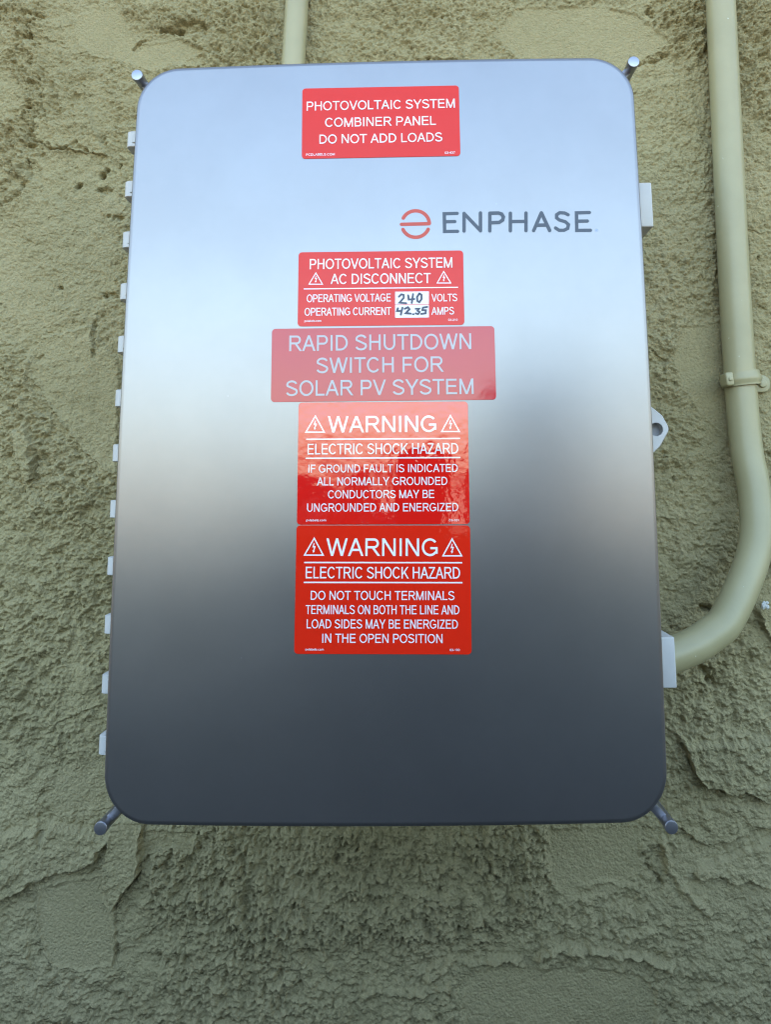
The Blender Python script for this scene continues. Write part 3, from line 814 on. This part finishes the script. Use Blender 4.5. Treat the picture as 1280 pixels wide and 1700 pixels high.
GL = {
 'A': (0.93, [('D', 0.07, 0, 0.465, 1), ('D', 0.86, 0, 0.465, 1), ('L', [(0.23, 0.345), (0.70, 0.345)])]),
 'B': (0.93, [('L', [(0.167, 0), (0.167, 1)]), ('L', bowl(0.167, 0.54, 1 - h_, 0.74)), ('L', bowl(0.167, h_, 0.54, 0.80))]),
 'C': (1.01, [('L', arc(0.52, 0.5, 0.40, 0.5 - h_ + 0.01, 38, 322, 26))]),
 'D': (1.01, [('L', [(0.172, 0), (0.172, 1)]), ('L', bowl(0.172, h_, 1 - h_, 0.87))]),
 'E': (0.93, [('L', [(0.175, 0), (0.175, 1)]), ('L', [(0.175, 1 - h_), (0.84, 1 - h_)]), ('L', [(0.175, 0.53), (0.80, 0.53)]), ('L', [(0.175, h_), (0.86, h_)])]),
 'F': (0.85, [('L', [(0.178, 0), (0.178, 1)]), ('L', [(0.178, 1 - h_), (0.79, 1 - h_)]), ('L', [(0.178, 0.49), (0.72, 0.49)])]),
 'G': (1.09, [('L', arc(0.545, 0.5, 0.42, 0.5 - h_ + 0.01, 40, 318, 26) + [(0.935, 0.20), (0.935, 0.45)]), ('L', [(0.56, 0.45), (0.998, 0.45)])]),
 'H': (1.01, [('L', [(0.175, 0), (0.175, 1)]), ('L', [(0.835, 0), (0.835, 1)]), ('L', [(0.175, 0.53), (0.835, 0.53)])]),
 'I': (0.39, [('L', [(0.195, 0), (0.195, 1)])]),
 'J': (0.70, [('L', [(0.525, 1), (0.525, 0.30)] + arc(0.30, 0.28, 0.225, 0.28 - h_, 0, -175, 12))]),
 'K': (0.93, [('L', [(0.165, 0), (0.165, 1)]), ('D', 0.20, 0.33, 0.82, 1), ('D', 0.86, 0, 0.40, 0.60)]),
 'L': (0.78, [('L', [(0.165, 0), (0.165, 1)]), ('L', [(0.165, h_), (0.73, h_)])]),
 'M': (1.16, [('L', [(0.162, 0), (0.162, 1)]), ('L', [(1.0, 0), (1.0, 1)]), ('D', 0.17, 1, 0.58, 0), ('D', 0.99, 1, 0.58, 0)]),
 'N': (1.01, [('L', [(0.167, 0), (0.167, 1)]), ('L', [(0.843, 0), (0.843, 1)]), ('D', 0.175, 1, 0.835, 0)]),
 'O': (1.09, [('O', arc(0.545, 0.5, 0.425, 0.5 - h_ + 0.012, 0, 360, 34))]),
 'P': (0.93, [('L', [(0.172, 0), (0.172, 1)]), ('L', bowl(0.172, 0.455, 1 - h_, 0.80))]),
 'R': (1.01, [('L', [(0.175, 0), (0.175, 1)]), ('L', bowl(0.175, 0.495, 1 - h_, 0.85)), ('D', 0.92, 0, 0.56, 0.47)]),
 'S': (0.93, [('L', S_path(0.12, 0.81, h_ - 0.01, 1 - h_ + 0.01))]),
 'T': (0.85, [('L', [(0.03, 1 - h_), (0.83, 1 - h_)]), ('L', [(0.43, 0), (0.43, 1)])]),
 'U': (1.01, [('L', [(0.172, 1), (0.172, 0.38)] + arc(0.505, 0.38, 0.333, 0.38 - h_ + 0.01, 180, 360, 18) + [(0.838, 0.38), (0.838, 1)])]),
 'V': (0.93, [('D', 0.08, 1, 0.465, 0), ('D', 0.85, 1, 0.465, 0)]),
 'W': (1.32, [('D', 0.09, 1, 0.37, 0), ('D', 0.66, 1, 0.37, 0), ('D', 0.66, 1, 0.95, 0), ('D', 1.23, 1, 0.95, 0)]),
 'X': (0.93, [('D', 0.09, 0, 0.84, 1), ('D', 0.84, 0, 0.09, 1)]),
 'Y': (0.93, [('D', 0.08, 1, 0.465, 0.40), ('D', 0.85, 1, 0.465, 0.40), ('L', [(0.465, 0), (0.465, 0.44)])]),
 'Z': (0.85, [('L', [(0.07, 1 - h_), (0.78, 1 - h_)]), ('L', [(0.04, h_), (0.81, h_)]), ('D', 0.12, 0.06, 0.72, 0.94)]),
 '0': (0.78, [('O', arc(0.39, 0.5, 0.27, 0.5 - h_ + 0.01, 0, 360, 24))]),
 '1': (0.78, [('L', [(0.45, 0), (0.45, 1)]), ('L', [(0.17, 0.76), (0.45, 0.93)])]),
 '2': (0.78, [('L', arc(0.385, 0.70, 0.26, 0.30 - h_, 170, -40, 14) + [(0.12, 0.10)]), ('L', [(0.06, h_), (0.69, h_)])]),
 '3': (0.78, [('L', arc(0.37, 0.745, 0.23, 0.255 - h_, 160, -90, 12)), ('L', arc(0.37, 0.29, 0.27, 0.29 - h_, 90, -165, 14))]),
 '7': (0.78, [('L', [(0.08, 1 - h_), (0.69, 1 - h_)]), ('D', 0.30, 0, 0.64, 0.95)]),
 '4': (0.78, [('L', [(0.53, 0), (0.53, 1)]), ('L', [(0.03, 0.29), (0.73, 0.29)]), ('D', 0.09, 0.29, 0.50, 0.98)]),
 '-': (0.46, [('L', [(0.05, 0.37), (0.41, 0.37)])]),
 '.': (0.39, [('L', [(0.195, 0), (0.195, 0.14)])]),
 'p': (0.78, [('L', [(0.15, -0.28), (0.15, 0.72)]), ('O', arc(0.41, 0.36, 0.26, 0.31, 0, 360, 20))]),
 'b': (0.78, [('L', [(0.15, 0), (0.15, 1)]), ('O', arc(0.41, 0.36, 0.26, 0.31, 0, 360, 20))]),
 'v': (0.70, [('D', 0.07, 0.72, 0.35, 0), ('D', 0.63, 0.72, 0.35, 0)]),
 'l': (0.31, [('L', [(0.155, 0), (0.155, 1)])]),
 'a': (0.78, [('L', [(0.12, 0.55)] + arc(0.36, 0.50, 0.22, 0.17, 140, 0, 8) + [(0.60, 0)]), ('O', arc(0.35, 0.22, 0.23, 0.17, 0, 360, 16))]),
 'e': (0.78, [('L', [(0.12, 0.37)] + [(0.65, 0.37)] + arc(0.385, 0.36, 0.27, 0.31, 5, 320, 20))]),
 's': (0.70, [('L', S_path(0.09, 0.60, 0.05, 0.68))]),
 'c': (0.70, [('L', arc(0.37, 0.36, 0.27, 0.31, 45, 315, 18))]),
 'o': (0.78, [('O', arc(0.39, 0.36, 0.28, 0.31, 0, 360, 22))]),
 'm': (1.16, [('L', [(0.15, 0), (0.15, 0.72)]), ('L', [(0.15, 0.45)] + arc(0.37, 0.47, 0.21, 0.19, 170, 0, 8) + [(0.58, 0)]), ('L', [(0.58, 0.45)] + arc(0.80, 0.47, 0.21, 0.19, 170, 0, 8) + [(1.01, 0)])]),
 ' ': (0.39, []),
}

class Print:
    """flat print: collects ribbons in a local (u, v) frame in mm; each stroke lies a few microns over the last"""
    def __init__(self, cx, cz, ang, y):
        self.bm = bmesh.new(); self.c = (cx, cz); self.ca = math.cos(ang); self.sa = math.sin(ang); self.y = y; self.k = 0
    def pt(self, u, v):
        return P(self.c[0] + u * self.ca - v * self.sa, self.y + 0.014 * (self.k % 19), self.c[1] + u * self.sa + v * self.ca)
    def face(self, pts):
        a = sum(p[0] * q[1] - q[0] * p[1] for p, q in zip(pts, pts[1:] + pts[:1]))
        if a < 0: pts = pts[::-1]
        self.bm.faces.new([self.bm.verts.new(self.pt(*p)) for p in pts])
    def ribbon(self, pts, w, closed=False):
        pts = [p for i, p in enumerate(pts) if i == 0 or (Vector(p) - Vector(pts[i - 1])).length > 1e-5]
        n = len(pts)
        if closed and (Vector(pts[0]) - Vector(pts[-1])).length < 1e-6: pts = pts[:-1]; n -= 1
        L = []; Rr = []
        for i in range(n):
            p = Vector(pts[i])
            a = Vector(pts[i - 1]) if (i > 0 or closed) else None
            b = Vector(pts[(i + 1) % n]) if (i < n - 1 or closed) else None
            d0 = (p - a).normalized() if a is not None else None
            d1 = (b - p).normalized() if b is not None else None
            if d0 is None: d0 = d1
            if d1 is None: d1 = d0
            nrm = Vector((-(d0 + d1).y, (d0 + d1).x))
            nrm = nrm.normalized() if nrm.length > 1e-6 else Vector((-d0.y, d0.x))
            c = max(0.45, nrm.dot(Vector((-d0.y, d0.x))))
            q = nrm * (w / 2 / c)
            L.append(p + q); Rr.append(p - q)
        lv = [self.bm.verts.new(self.pt(*v)) for v in L]; rv = [self.bm.verts.new(self.pt(*v)) for v in Rr]
        for i in range(n if closed else n - 1):
            j = (i + 1) % n
            self.bm.faces.new((rv[i], rv[j], lv[j], lv[i]))
        self.k += 1
    def round_stroke(self, pts, w, closed=False):
        self.ribbon(pts, w, closed)
        if not closed:
            for p, q in ((pts[0], pts[1]), (pts[-1], pts[-2])):
                a0 = math.atan2(p[1] - q[1], p[0] - q[0])
                self.face([(p[0] + w / 2 * math.cos(a0 + R(t)), p[1] + w / 2 * math.sin(a0 + R(t))) for t in range(-90, 91, 15)])
                self.k += 1
    def text(self, s, u0, u1, v, cap, wt=1.0):
        # ink extent -> requested extent
        adv = 0; xs = []
        for ch in s:
            xs.append(adv); adv += GL[ch][0]
        i0 = 0.09; i1 = adv - 0.08
        sx = (u1 - u0) / (i1 - i0); sy = cap
        for ch, x in zip(s, xs):
            for st in GL[ch][1]:
                f = lambda p: (u0 + (x + p[0] - i0) * sx, v + p[1] * sy)
                w = SW * wt
                if st[0] == 'D':
                    _, x0, y0, x1, y1 = st
                    dx, dy = (x1 - x0) * sx, (y1 - y0) * sy
                    hw = w * (0.5 * sx + 0.5 * sy) * math.hypot(dx, dy) / abs(dy) / sx / 2
                    self.face([f((x0 - hw, y0)), f((x0 + hw, y0)), f((x1 + hw, y1)), f((x1 - hw, y1))])
                    self.k += 1
                else:
                    self.ribbon([f(p) for p in st[1]], w * (0.5 * sx + 0.5 * sy), st[0] == 'O')
    def bar(self, u0, u1, v, t):
        self.face([(u0, v - t / 2), (u1, v - t / 2), (u1, v + t / 2), (u0, v + t / 2)])
        self.k += 1
    def hazard(self, top, bl, br):
        """triangle outline with a lightning arrow inside"""
        T, A, B = Vector(top), Vector(bl), Vector(br)
        s = (B - A).length
        ctr = (T + A + B) / 3
        inner = [ctr + (p - ctr) * 0.93 for p in (T, A, B)]
        self.ribbon([tuple(p) for p in inner], s * 0.062, True)
        ex = (B - A) / s; ey = Vector((-ex.y, ex.x))
        hgt = (T - (A + B) / 2).length
        g = lambda x, y: tuple((A + B) / 2 + ex * (x * s) + ey * (y * hgt))
        self.face([g(-0.005, 0.70), g(-0.085, 0.44), g(-0.015, 0.455), g(0.025, 0.68)]); self.k += 1
        self.face([g(-0.06, 0.50), g(-0.085, 0.44), g(0.085, 0.475), g(0.075, 0.525)]); self.k += 1
        self.face([g(0.01, 0.475), g(0.085, 0.50), g(0.012, 0.27), g(-0.03, 0.29)]); self.k += 1
        self.face([g(-0.075, 0.30), g(0.055, 0.255), g(-0.03, 0.15)]); self.k += 1
    def done(self, name, mat, parent):
        return obj(name, self.bm, mat, parent)

LAB = {'l1': {'c': [-1.51, 203.2], 'w': 108.59, 'h': 51.38, 'a': 0.0047, 't': [['PHOTOVOLTAIC SYSTEM', -51.25, 51.3, 9.26, 6.62], ['COMBINER PANEL', -38.09, 37.75, -3.01, 6.58], ['DO NOT ADD LOADS', -42.27, 42.03, -15.1, 6.53], ['PCDLABELS.COM', -51.31, -31.66, -23.61, 1.58], ['03-437', 43.73, 50.62, -24.05, 1.57]], 'r': [], 'tri': []}, 'l2': {'c': [-1.72, 85.75], 'w': 110.58, 'h': 50.83, 'a': -0.0005, 't': [['PHOTOVOLTAIC SYSTEM', -47.73, 47.94, 13.6, 7.05], ['AC DISCONNECT', -32.98, 33.02, 3.12, 7.01], ['OPERATING VOLTAGE', -49.23, 6.63, -9.12, 5.38], ['VOLTS', 34.05, 50.68, -9.43, 5.15], ['OPERATING CURRENT', -50.58, 6.59, -18.27, 5.34], ['AMPS', 33.94, 48.41, -18.42, 5.13], ['pvlabels.com', -50.73, -39.58, -22.44, 1.38], ['03-210', 44.68, 50.75, -22.68, 1.39]], 'r': [[-51.49, 51.41, 0.07, 0.66]], 'tri': [[[-43.5, 11.38], [-48.3, 3.1], [-38.64, 2.99]], [[42.07, 11.41], [37.29, 2.96], [46.99, 2.86]]], 'box': [[9.56, -2.52], [31.98, -2.57], [31.8, -20.21], [9.49, -20.18]], 'div': [[9.53, -11.37], [31.89, -11.41]], 'hw': [[[12.08, -5.94], [13.73, -4.36], [15.28, -4.78], [15.28, -6.77], [12.44, -10.01], [16.9, -10.46]], [[18.2, -5.11], [18.56, -8.0], [22.25, -7.64]], [[21.49, -4.35], [20.58, -10.3]], [[25.67, -3.89], [27.11, -4.9], [27.09, -7.68], [25.62, -9.85], [24.37, -9.05], [24.1, -6.37], [25.67, -3.89]], [[11.36, -13.87], [10.77, -15.65], [13.48, -15.67]], [[14.36, -13.51], [13.27, -18.14]], [[15.9, -14.22], [18.04, -13.25], [19.0, -14.55], [16.56, -17.19], [19.84, -17.52]], [[21.29, -17.93], [21.68, -17.94]], [[23.16, -14.29], [25.48, -14.21], [24.31, -15.59], [25.75, -16.49], [24.67, -17.87], [23.13, -17.36]], [[30.81, -13.08], [28.0, -13.55], [27.6, -15.22], [29.92, -15.35], [29.7, -17.42], [26.8, -17.79]]]}, 'l3': {'c': [-0.33, 34.7], 'w': 147.27, 'h': 48.84, 'a': 0.0024, 't': [['RAPID SHUTDOWN', -62.14, 58.31, 9.21, 10.47], ['SWITCH FOR', -43.61, 39.15, -5.7, 10.26], ['SOLAR PV SYSTEM', -63.5, 59.14, -20.56, 10.18]], 'r': [], 'tri': []}, 'l4': {'c': [-0.5, -29.69], 'w': 110.51, 'h': 78.48, 'a': -0.0021, 't': [['WARNING', -35.28, 34.59, 19.55, 10.62], ['ELECTRIC SHOCK HAZARD', -49.05, 48.54, 5.42, 6.95], ['IF GROUND FAULT IS INDICATED', -48.42, 48.08, -6.23, 5.13], ['ALL NORMALLY GROUNDED', -42.2, 41.24, -14.46, 5.2], ['CONDUCTORS MAY BE', -35.27, 32.74, -22.7, 5.18], ['UNGROUNDED AND ENERGIZED', -48.85, 48.0, -31.08, 5.25], ['pvlabels.com', -49.24, -36.53, -37.07, 1.38], ['03-101', 42.16, 48.66, -37.4, 1.37]], 'r': [[-49.94, 49.81, 15.25, 0.85], [-50.15, 49.9, 2.98, 0.85]], 'tri': [[[-44.15, 30.83], [-50.66, 19.65], [-37.84, 19.58]], [[43.79, 30.67], [37.61, 19.52], [49.88, 19.45]]]}, 'l5': {'c': [-0.84, -108.95], 'w': 110.8, 'h': 78.85, 'a': -0.0062, 't': [['WARNING', -35.39, 34.77, 20.42, 10.89], ['ELECTRIC SHOCK HAZARD', -49.06, 48.65, 6.5, 7.2], ['DO NOT TOUCH TERMINALS', -45.6, 44.94, -6.63, 5.53], ['TERMINALS ON BOTH THE LINE AND', -48.4, 47.96, -15.28, 5.5], ['LOAD SIDES MAY BE ENERGIZED', -47.79, 46.96, -23.94, 5.48], ['IN THE OPEN POSITION', -38.04, 37.41, -32.61, 5.45], ['pvlabels.com', -48.29, -36.87, -37.25, 1.31], ['03-100', 41.92, 47.99, -37.31, 1.31]], 'r': [[-50.07, 50.13, 16.31, 0.85], [-50.13, 50.09, 4.04, 0.85]], 'tri': [[[-43.93, 31.91], [-50.43, 20.64], [-37.62, 20.65]], [[43.91, 31.52], [37.54, 20.28], [50.27, 20.3]]]}, 'logo': [[[50.0, 137.1], [41.31, 136.97], [41.37, 124.52], [50.02, 124.53]], [[41.46, 131.34], [48.26, 131.38]], [[54.47, 124.72], [54.69, 137.04]], [[54.8, 136.79], [65.34, 124.95]], [[65.46, 124.7], [65.71, 137.14]], [[71.76, 124.62], [72.04, 136.93]], [[72.27, 136.93], [77.9, 136.97], [79.99, 136.21], [81.11, 134.24], [80.59, 132.05], [78.21, 130.38], [72.12, 130.21]], [[85.85, 136.75], [85.53, 124.44]], [[96.39, 136.73], [96.03, 124.43]], [[85.7, 130.89], [96.22, 130.87]], [[101.15, 124.37], [106.68, 136.72]], [[106.79, 136.59], [111.87, 124.35]], [[103.6, 128.1], [110.13, 128.14]], [[124.61, 135.14], [122.32, 136.39], [119.06, 136.67], [116.91, 135.24], [116.83, 133.04], [118.65, 131.56], [122.57, 130.29], [124.59, 128.31], [124.03, 125.65], [121.42, 124.35], [118.16, 124.39], [115.89, 126.0]], [[138.9, 136.53], [130.26, 136.4], [130.02, 124.12], [139.09, 124.12]], [[130.27, 130.55], [137.26, 130.58]]], 'logo_c': [21.86, 130.01], 'logo_r': 9.29, 'dot': [143.16, 124.07]}

def sticker(D, label, red, white, y=FRONT + 0.05, thick=0.30):
    cx, cz = D['c']; a = D['a']; w, h = D['w'] / 2, D['h'] / 2
    o2 = rounded_outline([(-w, -h), (w, -h), (w, h), (-w, h)], 2.4, 6)
    ca, sa = math.cos(a), math.sin(a)
    bm = bmesh.new()
    add_slab(bm, [(cx + u * ca - v * sa, cz + u * sa + v * ca) for u, v in o2], y, y + thick, 0.10, 2)
    s = obj("warning_sticker", bm, red, cover)
    s["label"] = label
    py = y + thick + 0.02
    pr = Print(cx, cz, a, py)
    for (txt, u0, u1, v, cap) in D['t']:
        pr.text(txt, u0, u1, v, cap, 1.25 if cap < 2 else 1.0)
    pr.done("lettering", white, s)
    if D['r']:
        pr = Print(cx, cz, a, py)
        for r in D['r']: pr.bar(*r)
        pr.done("rule_lines", white, s)
    for t in D['tri']:
        pr = Print(cx, cz, a, py); pr.hazard(*t); pr.done("hazard_symbol", white, s)
    return s, py

sticker(LAB['l1'], "red sticker reading PHOTOVOLTAIC SYSTEM COMBINER PANEL DO NOT ADD LOADS", M_RED, M_WHITE)
s2, py2 = sticker(LAB['l2'], "red sticker reading PHOTOVOLTAIC SYSTEM AC DISCONNECT with handwritten values", M_RED, M_WHITE)
D = LAB['l2']
pr = Print(*D['c'], D['a'], py2 + 0.09); pr.face([tuple(p) for p in D['box']][::-1]); pr.done("write_in_field", M_WHITE, s2)
pr = Print(*D['c'], D['a'], py2 + 0.12); pr.bar(D['div'][0][0], D['div'][1][0], (D['div'][0][1] + D['div'][1][1]) / 2, 0.35); pr.done("field_divider", M_RED, s2)
pr = Print(*D['c'], D['a'], py2 + 0.15)
for st in D['hw']:
    pr.round_stroke([tuple(p) for p in st], 1.3)
pr.done("handwriting", M_INK, s2)
sticker(LAB['l3'], "wide red sticker reading RAPID SHUTDOWN SWITCH FOR SOLAR PV SYSTEM", M_RED_MATT, M_SILVER)
sticker(LAB['l4'], "red WARNING sticker about ungrounded conductors", M_RED_GLOSS, M_WHITE_GLOSS)
sticker(LAB['l5'], "red WARNING sticker about not touching terminals", M_RED, M_WHITE)

# maker's mark printed straight on the metal
pr = Print(0, 0, 0, FRONT + 0.04)
for st in LAB['logo']:
    pr.round_stroke([tuple(p) for p in st], 2.35)
pr.done("brand_lettering", M_LOGO_GREY, cover)
pr = Print(0, 0, 0, FRONT + 0.04)
u, v = LAB['dot']
pr.face([(u + 0.95 * math.cos(R(t)), v + 0.95 * math.sin(R(t))) for t in range(0, 360, 20)])
pr.done("brand_dot", M_LOGO_PALE, cover)
pr = Print(*LAB['logo_c'], 0.012, FRONT + 0.04)
rr = LAB['logo_r']
pr.round_stroke([(rr * math.cos(R(t)), rr * math.sin(R(t))) for t in range(152, -3, -5)], 2.45)
pr.round_stroke([(rr * 0.98, 0.0), (-rr * 1.02, 0.0)], 2.45)
pr.round_stroke([(rr * math.cos(R(t)), rr * math.sin(R(t))) for t in range(203, 338, 6)], 2.45)
pr.done("brand_symbol", M_LOGO_RED, cover)

# ------------------------------------------------------------------ conduits
path = catmull([P(x, y, z) for x, y, z in PIPE], 12)
bm = bmesh.new()
add_tube(bm, path, 0.01275, 36)
c1 = obj("electrical_conduit", bm, M_PIPE, angle=R(50))
tag(c1, "painted conduit running down the wall and bending into the right side of the box", "conduit")
# strap round it
def build_strap():
    root = empty("conduit_strap", P(297, 0, 40))
    tag(root, "painted one hole pipe strap clamping the right conduit to the wall", "pipe strap")
    cx, cy = 296.2, 20.0
    bm = bmesh.new()
    rings = []
    ro, ri = 15.4, 12.6
    # band cross-section swept round the pipe
    n = 30
    band = []
    for k in range(n + 1):
        a = R(-70 + 290 * k / n)
        band.append(a)
    sec = []
    for a in band:
        c, s = math.cos(a), math.sin(a)
        rib = 1.2
        ring = [P(cx + ri * c, cy + ri * s, 36.5), P(cx + ro * c, cy + ro * s, 36.5), P(cx + ro * c, cy + ro * s, 38.5), P(cx + (ro + rib) * c, cy + (ro + rib) * s, 40.5),
                P(cx + (ro + rib) * c, cy + (ro + rib) * s, 43.5), P(cx + ro * c, cy + ro * s, 45.5), P(cx + ro * c, cy + ro * s, 48.5), P(cx + ri * c, cy + ri * s, 48.5)]
        sec.append(ring)
    add_rings(bm, sec)
    add_box(bm, cx - 18.2, cx - 11.5, 21, 34.5, 36.8, 48.2, 1.6, 3)
    tilt = Matrix.Translation(P(cx, 20, 42.5)) @ Matrix.Rotation(R(-5), 4, 'Y') @ Matrix.Translation(-P(cx, 20, 42.5))
    bmesh.ops.transform(bm, matrix=tilt, verts=bm.verts)
    obj("band", bm, M_PIPE, root, angle=R(45))
    bm = bmesh.new()
    out = rounded_outline([(306, 33), (327, 33), (327, 48), (306, 48)], [2, 6.5, 6.5, 2], 6)
    add_slab(bm, out, 2.0, 7.0, 0.8)
    obj("foot_plate", bm, M_PIPE, root, angle=R(40))
    bm = bmesh.new()
    add_cyl_y(bm, 320, 40.5, 3.6, 6.8, 9.0, 18, 0.8)
    obj("screw", bm, M_PIPE, root, angle=R(40))
    bm = bmesh.new()
    add_cyl_y(bm, cx - 14.5, 41, 1.7, cy + 10, cy + 15.6, 12, 0.5)
    obj("rivet", bm, M_PIPE, root, angle=R(40))
build_strap()
bm = bmesh.new()
add_tube(bm, catmull([P(-85.0, 17, 470), P(-85.9, 18, 398.8), P(-87.9, 20, 336.9), P(-90.5, 24, 236.1)], 8), 0.0106, 32)
c2 = obj("electrical_conduit", bm, M_PIPE, angle=R(50))
tag(c2, "pale painted conduit running from the top of the picture down behind the box cover", "conduit")
